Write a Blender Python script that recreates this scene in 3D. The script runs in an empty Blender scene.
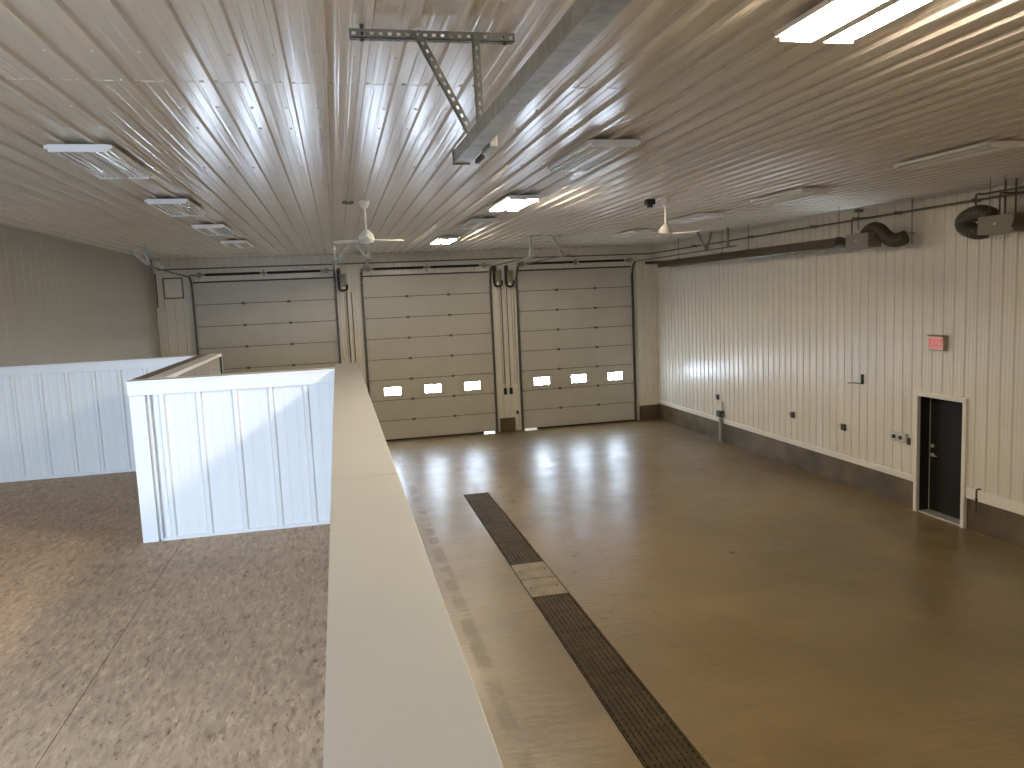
import bpy, bmesh, math, random
from mathutils import Vector, Matrix
random.seed(7)
SC = bpy.context.scene
COL = SC.collection

# ------------------------------------------------------------------ room dimensions (metres)
XL, XR = -4.85, 9.87
YB, YF = -1.0, 23.02
H = 5.545
ZL, ZC = 2.335, 3.61            # loft floor, half wall cap
DOORS = [(-3.81, -0.06), (0.82, 4.49), (5.44, 9.03)]
DH = 4.88

# ------------------------------------------------------------------ materials
def mat(name, col, rough=.5, metal=0., spec=.5, var=.06, scale=3., bump=0., bscale=60., coat=0.):
    m = bpy.data.materials.new(name); m.use_nodes = True
    nt = m.node_tree; b = nt.nodes['Principled BSDF']
    b.inputs['Roughness'].default_value = rough
    b.inputs['Metallic'].default_value = metal
    b.inputs['Specular IOR Level'].default_value = spec
    b.inputs['Coat Weight'].default_value = coat
    tc = nt.nodes.new('ShaderNodeTexCoord')
    n = nt.nodes.new('ShaderNodeTexNoise'); n.inputs['Scale'].default_value = scale; n.inputs['Detail'].default_value = 4
    nt.links.new(tc.outputs['Object'], n.inputs['Vector'])
    r = nt.nodes.new('ShaderNodeValToRGB')
    r.color_ramp.elements[0].position = .3; r.color_ramp.elements[1].position = .7
    r.color_ramp.elements[0].color = [c*(1-var) for c in col] + [1]
    r.color_ramp.elements[1].color = [min(1, c*(1+var)) for c in col] + [1]
    nt.links.new(n.outputs['Fac'], r.inputs['Fac'])
    nt.links.new(r.outputs['Color'], b.inputs['Base Color'])
    if bump:
        n2 = nt.nodes.new('ShaderNodeTexNoise'); n2.inputs['Scale'].default_value = bscale
        nt.links.new(tc.outputs['Object'], n2.inputs['Vector'])
        bp = nt.nodes.new('ShaderNodeBump'); bp.inputs['Strength'].default_value = bump; bp.inputs['Distance'].default_value = .01
        nt.links.new(n2.outputs['Fac'], bp.inputs['Height']); nt.links.new(bp.outputs['Normal'], b.inputs['Normal'])
    return m

def emat(name, col, s):
    m = bpy.data.materials.new(name); m.use_nodes = True
    nt = m.node_tree; b = nt.nodes['Principled BSDF']
    b.inputs['Base Color'].default_value = (*[min(c, .8) for c in col], 1)
    b.inputs['Emission Color'].default_value = (*col, 1)
    b.inputs['Emission Strength'].default_value = s
    b.inputs['Roughness'].default_value = .2
    return m

def node(nt, t, **kw):
    n = nt.nodes.new(t)
    for k, v in kw.items():
        if k in n.inputs: n.inputs[k].default_value = v
        else: setattr(n, k, v)
    return n

def concrete_mat():
    m = bpy.data.materials.new('sealed_concrete'); m.use_nodes = True
    nt = m.node_tree; L = nt.links.new; b = nt.nodes['Principled BSDF']
    tc = node(nt, 'ShaderNodeTexCoord')
    big = node(nt, 'ShaderNodeTexNoise', Scale=.35, Detail=5., Roughness=.6); L(tc.outputs['Object'], big.inputs['Vector'])
    mid = node(nt, 'ShaderNodeTexNoise', Scale=2.2, Detail=6., Roughness=.65); L(tc.outputs['Object'], mid.inputs['Vector'])
    r1 = node(nt, 'ShaderNodeValToRGB'); e = r1.color_ramp.elements
    e[0].position = .35; e[0].color = (*FLOOR_A, 1)
    e[1].position = .65; e[1].color = (*FLOOR_B, 1)
    L(big.outputs['Fac'], r1.inputs['Fac'])
    r2 = node(nt, 'ShaderNodeValToRGB'); e = r2.color_ramp.elements
    e[0].position = .3; e[0].color = (.86, .845, .82, 1); e[1].position = .7; e[1].color = (1.06, 1.06, 1.06, 1)
    L(mid.outputs['Fac'], r2.inputs['Fac'])
    mul = node(nt, 'ShaderNodeMix', data_type='RGBA', blend_type='MULTIPLY'); mul.inputs[0].default_value = 1
    L(r1.outputs['Color'], mul.inputs[6]); L(r2.outputs['Color'], mul.inputs[7])
    # dirt: a patched saw cut left of the trench, scuffs right of it
    sep = node(nt, 'ShaderNodeSeparateXYZ'); L(tc.outputs['Object'], sep.inputs[0])
    def band(c, w):
        a = node(nt, 'ShaderNodeMath', operation='SUBTRACT'); L(sep.outputs['X'], a.inputs[0]); a.inputs[1].default_value = c
        a2 = node(nt, 'ShaderNodeMath', operation='ABSOLUTE'); L(a.outputs[0], a2.inputs[0])
        mr = node(nt, 'ShaderNodeMapRange'); L(a2.outputs[0], mr.inputs['Value'])
        mr.inputs['From Min'].default_value = w; mr.inputs['From Max'].default_value = w*.55
        return mr.outputs['Result']
    st = node(nt, 'ShaderNodeTexNoise', Scale=1.6, Detail=5., Roughness=.7); L(tc.outputs['Object'], st.inputs['Vector'])
    sr = node(nt, 'ShaderNodeMapRange'); L(st.outputs['Fac'], sr.inputs['Value']); sr.inputs['From Min'].default_value = .45; sr.inputs['From Max'].default_value = .54
    m1 = node(nt, 'ShaderNodeMath', operation='MULTIPLY'); L(band(1.36, .11), m1.inputs[0]); L(sr.outputs['Result'], m1.inputs[1])
    st2 = node(nt, 'ShaderNodeTexNoise', Scale=3.3, Detail=5., Roughness=.6); L(tc.outputs['Object'], st2.inputs['Vector'])
    sr2 = node(nt, 'ShaderNodeMapRange'); L(st2.outputs['Fac'], sr2.inputs['Value']); sr2.inputs['From Min'].default_value = .61; sr2.inputs['From Max'].default_value = .70
    m2 = node(nt, 'ShaderNodeMath', operation='MULTIPLY'); L(band(3.3, .7), m2.inputs[0]); L(sr2.outputs['Result'], m2.inputs[1])
    mx = node(nt, 'ShaderNodeMath', operation='MAXIMUM'); L(m1.outputs[0], mx.inputs[0]); L(m2.outputs[0], mx.inputs[1])
    sc = node(nt, 'ShaderNodeMath', operation='MULTIPLY'); L(mx.outputs[0], sc.inputs[0]); sc.inputs[1].default_value = .34
    mix = node(nt, 'ShaderNodeMix', data_type='RGBA'); L(sc.outputs[0], mix.inputs[0]); L(mul.outputs[2], mix.inputs[6]); mix.inputs[7].default_value = (.06, .038, .012, 1)
    L(mix.outputs[2], b.inputs['Base Color'])
    rr = node(nt, 'ShaderNodeMapRange'); L(mid.outputs['Fac'], rr.inputs['Value'])
    rr.inputs['From Min'].default_value = .3; rr.inputs['From Max'].default_value = .7
    rr.inputs['To Min'].default_value = .27; rr.inputs['To Max'].default_value = .45
    ra = node(nt, 'ShaderNodeMath', operation='MULTIPLY_ADD'); L(sc.outputs[0], ra.inputs[0]); ra.inputs[1].default_value = .35; L(rr.outputs['Result'], ra.inputs[2])
    L(ra.outputs[0], b.inputs['Roughness'])
    # trowel swirls, stretched across the bay
    mp = node(nt, 'ShaderNodeMapping'); mp.inputs['Scale'].default_value = (1.3, 5.0, 1); L(tc.outputs['Object'], mp.inputs['Vector'])
    bn = node(nt, 'ShaderNodeTexNoise', Scale=2.4, Detail=3.); L(mp.outputs['Vector'], bn.inputs['Vector'])
    bu = node(nt, 'ShaderNodeBump', Strength=.30, Distance=.02); L(bn.outputs['Fac'], bu.inputs['Height']); L(bu.outputs['Normal'], b.inputs['Normal'])
    b.inputs['Specular IOR Level'].default_value = .55
    return m

def osb_mat():
    m = bpy.data.materials.new('strand_board'); m.use_nodes = True
    nt = m.node_tree; L = nt.links.new; b = nt.nodes['Principled BSDF']
    tc = node(nt, 'ShaderNodeTexCoord')
    cols = []
    for rot, off in ((.4, 0), (1.35, 7), (2.3, 13)):
        wob = node(nt, 'ShaderNodeTexNoise', Scale=3., Detail=2.); L(tc.outputs['Object'], wob.inputs['Vector'])
        add = node(nt, 'ShaderNodeMix', data_type='VECTOR'); add.inputs[0].default_value = .06
        L(tc.outputs['Object'], add.inputs[4]); L(wob.outputs['Color'], add.inputs[5])
        mp = node(nt, 'ShaderNodeMapping'); mp.inputs['Rotation'].default_value = (0, 0, rot); mp.inputs['Scale'].default_value = (50, 15, 1); mp.inputs['Location'].default_value = (off, off*2, 0)
        L(add.outputs[1], mp.inputs['Vector'])
        v = node(nt, 'ShaderNodeTexVoronoi', Scale=1.); L(mp.outputs['Vector'], v.inputs['Vector'])
        s = node(nt, 'ShaderNodeSeparateColor'); L(v.outputs['Color'], s.inputs[0]); cols.append(s.outputs[0])
    a1 = node(nt, 'ShaderNodeMath', operation='ADD'); L(cols[0], a1.inputs[0]); L(cols[1], a1.inputs[1])
    a2 = node(nt, 'ShaderNodeMath', operation='ADD'); L(a1.outputs[0], a2.inputs[0]); L(cols[2], a2.inputs[1])
    r = node(nt, 'ShaderNodeValToRGB'); e = r.color_ramp.elements
    e[0].position = .0; e[0].color = (*[c*.55 for c in OSB], 1)
    e[1].position = 1.; e[1].color = (*[c*1.45 for c in OSB], 1)
    x = r.color_ramp.elements.new(.28); x.color = (*[c*.86 for c in OSB], 1)
    x = r.color_ramp.elements.new(.72); x.color = (*[c*1.08 for c in OSB], 1)
    d = node(nt, 'ShaderNodeMath', operation='DIVIDE'); L(a2.outputs[0], d.inputs[0]); d.inputs[1].default_value = 3.
    L(d.outputs[0], r.inputs['Fac'])
    big = node(nt, 'ShaderNodeTexNoise', Scale=.8, Detail=4.); L(tc.outputs['Object'], big.inputs['Vector'])
    r2 = node(nt, 'ShaderNodeValToRGB'); e = r2.color_ramp.elements
    e[0].position = .3; e[0].color = (.88, .86, .84, 1); e[1].position = .7; e[1].color = (1.08, 1.04, 1., 1)
    L(big.outputs['Fac'], r2.inputs['Fac'])
    mul = node(nt, 'ShaderNodeMix', data_type='RGBA', blend_type='MULTIPLY'); mul.inputs[0].default_value = 1
    L(r.outputs['Color'], mul.inputs[6]); L(r2.outputs['Color'], mul.inputs[7])
    L(mul.outputs[2], b.inputs['Base Color'])
    prev = mul.outputs[2]
    for rot, scl, off in ((.9, (40, 11, 1), 0), (2.5, (36, 10, 1), 5), (1.7, (75, 24, 1), 9)):
        dash = node(nt, 'ShaderNodeMapping'); dash.inputs['Rotation'].default_value = (0, 0, rot); dash.inputs['Scale'].default_value = scl; dash.inputs['Location'].default_value = (off, off, 0)
        L(tc.outputs['Object'], dash.inputs['Vector'])
        dn = node(nt, 'ShaderNodeTexNoise', Scale=1., Detail=2., Roughness=.6, Distortion=1.0); L(dash.outputs['Vector'], dn.inputs['Vector'])
        dr = node(nt, 'ShaderNodeValToRGB'); e = dr.color_ramp.elements
        e[0].position = .29; e[0].color = (.52, .49, .47, 1); e[1].position = .36; e[1].color = (1, 1, 1, 1)
        x = dr.color_ramp.elements.new(.68); x.color = (1, 1, 1, 1); x = dr.color_ramp.elements.new(.76); x.color = (1.25, 1.24, 1.2, 1)
        L(dn.outputs['Fac'], dr.inputs['Fac'])
        mul2 = node(nt, 'ShaderNodeMix', data_type='RGBA', blend_type='MULTIPLY'); mul2.inputs[0].default_value = 1
        L(prev, mul2.inputs[6]); L(dr.outputs['Color'], mul2.inputs[7]); prev = mul2.outputs[2]
    L(prev, b.inputs['Base Color'])
    b.inputs['Roughness'].default_value = .62; b.inputs['Specular IOR Level'].default_value = .3
    bu = node(nt, 'ShaderNodeBump', Strength=.25, Distance=.004); L(d.outputs[0], bu.inputs['Height']); L(bu.outputs['Normal'], b.inputs['Normal'])
    return m

FLOOR_A, FLOOR_B = (.140, .098, .043), (.235, .170, .086)
OSB = (.52, .378, .252)
M = dict(
    ceil=mat('ceiling_steel', (.68, .62, .525), .21, spec=.6, var=.03, scale=1.2),
    wall=mat('wall_steel', (.66, .62, .54), .30, spec=.5, var=.03, scale=1.5),
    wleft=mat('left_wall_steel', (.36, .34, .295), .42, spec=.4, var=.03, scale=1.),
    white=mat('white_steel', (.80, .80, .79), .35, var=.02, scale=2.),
    cap=mat('cap_cream', (.50, .485, .445), .42, var=.03, scale=1.5),
    trim=mat('trim_white', (.70, .67, .60), .4, var=.03, scale=1.5),
    door=mat('door_steel', (.46, .44, .385), .38, var=.04, scale=2., bump=.05, bscale=40),
    galv=mat('galvanised_steel', (.34, .335, .29), .42, metal=.35, var=.25, scale=14.),
    angle=mat('slotted_angle_steel', (.19, .185, .155), .45, metal=.4, var=.2, scale=12.),
    track=mat('dull_track_steel', (.13, .125, .105), .5, metal=.5, var=.2, scale=10.),
    dark=mat('black_steel', (.028, .026, .022), .45, var=.2),
    black=mat('black_rubber', (.012, .012, .011), .7, var=.2),
    rust=mat('rusted_grate', (.042, .028, .009), .7, spec=.2, var=.4, scale=6., bump=.3),
    pit=mat('trench_concrete', (.030, .022, .012), .8, var=.3),
    cover=mat('tan_cover', (.15, .112, .06), .55, var=.35, scale=4., bump=.1),
    curb=mat('stained_concrete', (.098, .073, .038), .5, var=.45, scale=2., bump=.15),
    brown=mat('brown_reflector', (.105, .078, .045), .4, metal=.4, var=.15),
    olive=mat('burner_enamel', (.20, .18, .125), .45, var=.1),
    duct=mat('flex_duct', (.085, .075, .058), .5, metal=.3, var=.2, scale=20.),
    pipe=mat('pipe_paint', (.13, .115, .08), .45, var=.15),
    leaf=mat('door_leaf_dark', (.012, .012, .009), .5, spec=.2, var=.15),
    jamb=mat('door_jamb_dark', (.010, .010, .009), .5, var=.15),
    steel=mat('satin_chrome', (.62, .60, .53), .3, metal=.5, var=.05),
    mirror=mat('specular_aluminium', (.80, .77, .70), .16, metal=1., var=.03),
    tube_off=mat('unlit_tube', (.72, .70, .64), .25, var=.02),
    plate=mat('outlet_grey', (.055, .05, .042), .5, var=.2),
    fan=mat('fan_white', (.72, .70, .64), .35, var=.03),
    wood=mat('weathered_plywood', (.17, .145, .11), .45, var=.2, scale=7.),
    brownpanel=mat('brown_sheathing', (.21, .165, .105), .55, var=.25, scale=9.),
    signbox=mat('sign_housing', (.33, .29, .20), .5, var=.08),
    signface=mat('sign_face', (.78, .42, .35), .4, var=.03),
    tube_on=emat('lit_tube', (1., .86, .66), 150.),
    pane=emat('daylit_pane', (.66, .81, 1.), 50.),
    backpane=emat('loft_window_daylight', (.74, .86, 1.), 1.5),
    signred=emat('sign_red', (.72, .13, .12), .22),
)
M['ceil'].node_tree.nodes['Principled BSDF'].inputs['Specular Tint'].default_value = (1., .80, .64, 1)
M['concrete'] = concrete_mat(); M['osb'] = osb_mat()

# ------------------------------------------------------------------ mesh builder
def wloc(o):
    v = Vector((0, 0, 0))
    while o is not None:
        v += o.location; o = o.parent
    return v

class MB:
    def __init__(s): s.v = []; s.f = []
    def poly(s, pts, faces):
        n = len(s.v); s.v += [Vector(p) for p in pts]; s.f += [[i+n for i in f] for f in faces]; return s
    def box(s, x0, x1, y0, y1, z0, z1):
        return s.poly([(x0,y0,z0),(x1,y0,z0),(x1,y1,z0),(x0,y1,z0),(x0,y0,z1),(x1,y0,z1),(x1,y1,z1),(x0,y1,z1)],
                      [(0,3,2,1),(4,5,6,7),(0,1,5,4),(1,2,6,5),(2,3,7,6),(3,0,4,7)])
    def prism(s, prof, p0, p1, up=(0,0,1)):
        """2-D profile (a, b) swept from p0 to p1; b along up, a sideways"""
        return s.sweep(prof, [p0, p1], up)
    def sweep(s, prof, path, up=(0,0,1), side=None, closed=True):
        path = [Vector(p) for p in path]; n = len(prof); base = len(s.v)
        for i, p in enumerate(path):
            t = (path[min(i+1, len(path)-1)] - path[max(i-1, 0)]).normalized()
            if side is not None:
                a = Vector(side).normalized(); b = t.cross(a).normalized()
            else:
                a = t.cross(Vector(up)).normalized(); b = a.cross(t).normalized()
            for q in prof: s.v.append(p + a*q[0] + b*q[1])
        m = len(path)
        for i in range(m-1):
            for j in range(n if closed else n-1):
                k = (j+1) % n
                s.f.append([base+i*n+j, base+i*n+k, base+(i+1)*n+k, base+(i+1)*n+j])
        s.f.append([base+j for j in range(n)][::-1]); s.f.append([base+(m-1)*n+j for j in range(n)])
        return s
    def tube(s, path, r, n=10, ripple=0.):
        path = [Vector(p) for p in path]; base = len(s.v); m = len(path)
        t0 = (path[1]-path[0]).normalized()
        a = t0.orthogonal().normalized()
        for i, p in enumerate(path):
            t = (path[min(i+1, m-1)] - path[max(i-1, 0)]).normalized()
            a = (a - t*a.dot(t)).normalized(); b = t.cross(a)
            rr = (r[i] if isinstance(r, (list, tuple)) else r) * (1 + (ripple if i % 2 else -ripple))
            for k in range(n):
                w = 2*math.pi*k/n; s.v.append(p + a*(rr*math.cos(w)) + b*(rr*math.sin(w)))
        for i in range(m-1):
            for k in range(n):
                k2 = (k+1) % n
                s.f.append([base+i*n+k, base+i*n+k2, base+(i+1)*n+k2, base+(i+1)*n+k])
        s.f.append([base+k for k in range(n)][::-1]); s.f.append([base+(m-1)*n+k for k in range(n)])
        return s
    def cyl(s, p0, p1, r, n=12): return s.tube([p0, p1], r, n)
    def bar(s, p0, p1, w, h, up=(0,0,1)):
        return s.sweep([(-w/2,-h/2),(w/2,-h/2),(w/2,h/2),(-w/2,h/2)], [p0, p1], up)
    def angle(s, p0, p1, w=.04, t=.005, up=(0,0,1)):
        return s.sweep([(0,0),(w,0),(w,t),(t,t),(t,w),(0,w)], [p0, p1], up)
    def build(s, name, m, parent=None, smooth=False, bevel=0., origin=None):
        me = bpy.data.meshes.new(name)
        if parent is not None: o0 = wloc(parent)
        elif origin is not None: o0 = Vector(origin)
        else:
            xs = [p.x for p in s.v]; ys = [p.y for p in s.v]; zs = [p.z for p in s.v]
            o0 = Vector(((min(xs)+max(xs))/2, (min(ys)+max(ys))/2, min(zs)))
        me.from_pydata([tuple(p-o0) for p in s.v], [], s.f)
        bm = bmesh.new(); bm.from_mesh(me); bmesh.ops.recalc_face_normals(bm, faces=bm.faces)
        bm.to_mesh(me); bm.free()
        me.materials.append(m)
        if smooth:
            for p in me.polygons: p.use_smooth = True
            me.set_sharp_from_angle(angle=math.radians(40))
        o = bpy.data.objects.new(name, me); COL.objects.link(o)
        if parent is not None: o.parent = parent
        else: o.location = o0
        if bevel:
            b = o.modifiers.new('bevel', 'BEVEL'); b.width = bevel; b.segments = 2; b.limit_method = 'ANGLE'
        return o

def tag(o, label=None, cat=None, group=None, kind=None):
    if label: o['label'] = label
    if cat: o['category'] = cat
    if group: o['group'] = group
    if kind: o['kind'] = kind
    return o
def thing(name, loc, label, cat, group=None):
    o = bpy.data.objects.new(name, None); COL.objects.link(o); o.location = loc; o.empty_display_size = .1
    return tag(o, label, cat, group)
def struct(name, mb, m, parent=None, **kw):
    return tag(mb.build(name, m, parent, **kw), kind='structure')
def sroot(name, loc, label=None):
    o = bpy.data.objects.new(name, None); COL.objects.link(o); o.location = loc; o.empty_display_size = .1
    return tag(o, label, kind='structure')
def copy_tree(o, parent=None):
    c = o.copy(); COL.objects.link(c)
    if parent is not None: c.parent = parent
    for ch in list(o.children): copy_tree(ch, c)
    return c
def dup(root, loc, label, group=None):
    c = copy_tree(root); c.location = loc; c['label'] = label
    if group: c['group'] = group
    return c

def ribbed(mb, s0, s1, t0, t1, f, pitch, off, h=.016, wb=.05, wt=.022, mh=.003, mw=.034, depth=.0):
    """corrugated sheet: s across the ribs, t along them; f(s, height, t) gives the point"""
    prof = [(s0, 0.)]
    k = math.ceil((s0-off)/pitch) - 1
    ev = []
    while off + k*pitch < s1 + pitch:
        c = off + k*pitch
        ev.append((c, h, wb, wt)); 
        if mh:
            ev.append((c+pitch/3, mh, mw, mw*.4)); ev.append((c+2*pitch/3, mh, mw, mw*.4))
        k += 1
    for c, hh, b, t in ev:
        if c-b/2 <= s0+1e-4 or c+b/2 >= s1-1e-4: continue
        prof += [(c-b/2, 0.), (c-t/2, hh), (c+t/2, hh), (c+b/2, 0.)]
    prof.append((s1, 0.))
    pts = []
    for s_, hh in prof: pts += [f(s_, hh, t0), f(s_, hh, t1)]
    n = len(prof)
    fs = [(2*i, 2*i+2, 2*i+3, 2*i+1) for i in range(n-1)]
    # flat back so the sheet has a thickness
    q = len(pts); pts += [f(s0, -.03, t0), f(s0, -.03, t1), f(s1, -.03, t0), f(s1, -.03, t1)]
    fs += [(q, q+1, q+3, q+2), (0, 1, q+1, q), (2*n-2, q+2, q+3, 2*n-1)]
    mb.poly(pts, fs)

# ================================================================== SETTING
TX0, TX1 = 2.34, 2.89           # trench drain
TY0, TY1 = 4.16, 15.85
mb = MB()
for a, b, c, d in ((XL-.3, TX0, YB-.2, YF+1.5), (TX1, XR+.35, YB-.2, YF+1.5), (TX0, TX1, YB-.2, TY0), (TX0, TX1, TY1, YF+1.5)):
    mb.box(a, b, c, d, -.30, 0)
struct('floor', mb, M['concrete'], origin=(0, 0, 0))
mb = MB()
mb.box(TX0, TX1, TY0, TY1, -.32, -.28).box(TX0-.001, TX0+.012, TY0, TY1, -.30, -.045).box(TX1-.012, TX1+.001, TY0, TY1, -.30, -.045)
struct('floor_trench', mb, M['pit'])

mb = MB()
ribbed(mb, XL, XR, YB, YF, lambda s, h, t: (s, t, H-h), .2335, .02, h=.026, wb=.052, wt=.032, mh=.0022, mw=.03)
# sheet lap and rows of screws
for y in (4.73, 5.28, 5.94, 6.6, 8.4, 10.2):
    k = -20
    while .02 + k*.2335 < XR-.1:
        x = .02 + k*.2335 + .2335*.5
        for dx in ((-.075, .075) if y in (5.28,) else (.07,)):
            if XL+.05 < x+dx < 5: mb.cyl((x+dx, y, H+.001), (x+dx, y, H-.009), .010, 6)
        k += 1
mb.box(XL, XR, 5.30, 5.306, H-.003, H)
struct('ceiling', mb, M['ceil'], origin=(0, 0, H))
struct('trim_1', MB().box(XR-.06, XR-.02, YB, YF, H-.075, H-.02), M['wall'])

# right wall with its walk-through door
D4 = (10.53, 11.53, 2.085)
mb = MB()
fr = lambda s, h, t: (XR-h, s, t)
CZ = .53
ribbed(mb, YB, D4[0]-.02, CZ, H, fr, .2345, 11.27)
ribbed(mb, D4[0]-.02, D4[1]+.02, D4[2], H, fr, .2345, 11.27)
ribbed(mb, D4[1]+.02, YF, CZ, H, fr, .2345, 11.27)
struct('wall_right', mb, M['wall'])
mb = MB()
mb.box(XR+.012, XR+.25, YB, D4[0]-.02, 0, CZ).box(XR+.012, XR+.25, D4[1]+.02, YF, 0, CZ)
struct('baseboard_right', mb, M['curb'])
mb = MB()
mb.box(XR-.028, XR+.01, D4[1]+.085, YF-.02, CZ-.01, CZ+.10).box(XR-.028, XR+.01, 10.245, D4[0]-.085, CZ-.01, CZ+.17).box(XR-.028, XR+.01, YB, 10.20, CZ-.01, CZ+.17)
struct('trim_2', mb, M['trim'], bevel=.004)

# left wall: almost flat liner sheet
mb = MB()
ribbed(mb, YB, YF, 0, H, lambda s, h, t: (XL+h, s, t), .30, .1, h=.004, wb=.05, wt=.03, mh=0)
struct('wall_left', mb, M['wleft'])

# far wall round the three overhead doors
mb = MB()
ff = lambda s, h, t: (s, YF-h, t)
edges = [XL] + [v for d in DOORS for v in d] + [XR]
for i in range(0, 8, 2):
    ribbed(mb, edges[i], edges[i+1], 0, H, ff, .2345, .10)
for a, b in DOORS: ribbed(mb, a, b, DH-.02, H, ff, .2345, .10)
struct('wall_front', mb, M['wall'])
struct('baseboard_front', MB().box(4.66, 5.14, YF-.05, YF-.018, 0, .42), M['curb'], bevel=.006)
struct('baseboard_front.001', MB().box(9.24, XR+.012, YF-.05, YF-.018, 0, .47), M['curb'], bevel=.006)
struct('trim_3', MB().box(9.24, XR-.03, YF-.04, YF-.018, .472, .57), M['wall'], bevel=.003)

# back wall with the loft window (behind the camera)
WX0, WX1, WZ0, WZ1 = -4.3, -.9, 3.05, 4.65
mb = MB()
for a, b, c, d in ((XL, WX0, 0, H), (WX1, XR, 0, H), (WX0, WX1, 0, WZ0), (WX0, WX1, WZ1, H)):
    mb.box(a, b, YB-.15, YB, c, d)
struct('wall_back', mb, M['wall'])
w1 = sroot('window_1', ((WX0+WX1)/2, YB-.08, WZ0))
mb = MB()
mb.box(WX0, WX0+.06, YB-.15, YB+.01, WZ0, WZ1).box(WX1-.06, WX1, YB-.15, YB+.01, WZ0, WZ1).box(WX0, WX1, YB-.15, YB+.01, WZ0, WZ0+.06).box(WX0, WX1, YB-.15, YB+.01, WZ1-.06, WZ1)
mb.box((WX0+WX1)/2-.03, (WX0+WX1)/2+.03, YB-.12, YB, WZ0, WZ1)
mb.build('window_frame', M['white'], w1)
MB().box(WX0+.05, WX1-.05, YB-.11, YB-.10, WZ0+.05, WZ1-.05).build('pane', M['backpane'], w1)

# loft floor and its half walls
RX0, RX1 = -1.60, -1.36          # return wall
FY, RY, LY = 6.39, 9.58, 9.40
mb = MB()
mb.box(XL, -1.3035, YB, FY+.06, ZL-.3, ZL).box(-1.2995, .0, YB, FY+.06, ZL-.3, ZL).box(XL, RX0+.06, FY+.06, LY+.06, ZL-.3, ZL)
mb.box(-1.31, -1.29, YB, FY+.06, ZL-.3, ZL-.006)
struct('floor_loft', mb, M['osb'], origin=(0, 0, ZL))

hw = sroot('half_wall', (.05, 3, 0), 'long cream half wall running away from the camera along the loft edge')
struct('core', MB().box(-.005, .10, YB, 6.80, 0, ZC-.035), M['wall'], hw)
mb = MB(); ribbed(mb, YB, 6.80, 0, ZC-.04, lambda s, h, t: (.10+h, s, t), .2345, .05, h=.014)
struct('side_panel', mb, M['wall'], hw)
mb = MB()
for y0, y1 in ((YB, 2.31), (2.313, 5.285), (5.288, 6.88)):
    mb.box(-.05, .146, y0, y1, ZC-.035, ZC)
    mb.box(.132, .146, y0, y1, ZC-.11, ZC-.035).box(-.05, -.04, y0, y1, ZC-.09, ZC-.035)
for y in (3.0, 4.1, 5.2, 6.3): mb.cyl((.118, y, ZC), (.118, y, ZC+.003), .006, 8)
struct('cap', mb, M['cap'], hw, bevel=.004)

hw2 = sroot('half_wall.001', (-.8, FY+.06, ZL), 'white ribbed half wall panel across the loft left of the long cap')
mb = MB(); ribbed(mb, RX0+.17, -.045, ZL+.012, ZC-.10, lambda s, h, t: (s, FY-h, t), .27, -.29, h=.022, wb=.055, wt=.030, mh=.0018, mw=.03)
for i in range(5):
    for z in (2.40, 3.02):
        mb.cyl((-1.25+i*.27, FY, z), (-1.25+i*.27, FY-.008, z), .008, 6)
struct('ribbed_panel', mb, M['white'], hw2)
struct('core', MB().box(RX0+.02, -.006, FY+.03, FY+.13, 0, ZC-.03), M['white'], hw2)
mb = MB().box(RX0-.005, -.046, FY-.032, FY+.15, ZC-.018, ZC).box(RX0-.005, -.046, FY-.032, FY-.020, ZC-.115, ZC-.018)
struct('top_trim', mb, M['white'], hw2, bevel=.003)
mb = MB().box(RX0, RX0+.115, FY-.020, FY+.03, ZL, ZC-.116).box(RX0+.135, RX0+.150, FY-.026, FY, ZL, ZC-.116)
struct('corner_trim', mb, M['white'], hw2, bevel=.003)
struct('corner_trim', MB().box(-.062, -.047, FY-.02, FY+.02, ZL, ZC-.116), M['white'], hw2, bevel=.003)
struct('bottom_trim', MB().box(RX0+.151, -.064, FY-.018, FY-.001, ZL, ZL+.024), M['white'], hw2, bevel=.002)

hw3 = sroot('half_wall.002', ((RX0+RX1)/2, 8, ZL), 'return half wall with grey cap and painted bright band beside the stair opening')
struct('core', MB().box(RX0+.02, RX1-.02, FY+.14, RY-.03, 0, ZC-.03), M['white'], hw3)
struct('side_panel', MB().box(RX1-.02, RX1-.004, FY+.16, RY-.03, 0, ZC-.03), M['brownpanel'], hw3)
struct('cap', MB().box(RX0-.01, RX0+.11, FY+.155, RY, ZC-.03, ZC+.001), M['wood'], hw3, bevel=.003)
struct('cap_highlight', MB().box(RX0+.11, RX1+.005, FY+.155, RY, ZC-.03, ZC+.003), M['white'], hw3, bevel=.003)  # pale strip in place of the bright highlight along the cap
struct('end_trim', MB().box(RX1-.004, RX1+.012, RY-.11, RY-.03, ZC-.45, ZC-.03), M['dark'], hw3)

hw4 = sroot('half_wall.003', (-3.2, LY+.06, ZL), 'white ribbed half wall at the far side of the loft, on the left')
mb = MB(); ribbed(mb, XL, RX0-.0, ZL+.03, ZC-.10, lambda s, h, t: (s, LY-h, t), .27, -3.51, h=.022, wb=.055, wt=.030, mh=.0018, mw=.03)
struct('ribbed_panel', mb, M['white'], hw4)
struct('core', MB().box(XL, RX0+.02, LY+.03, LY+.13, 0, ZC-.03), M['white'], hw4)
struct('top_trim', MB().box(XL, RX0-.012, LY-.03, LY+.15, ZC-.018, ZC).box(XL, RX0-.012, LY-.03, LY-.018, ZC-.105, ZC-.018), M['white'], hw4, bevel=.003)
struct('bottom_trim', MB().box(XL, RX0-.001, LY-.02, LY, ZL, ZL+.03), M['white'], hw4, bevel=.003)

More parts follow.
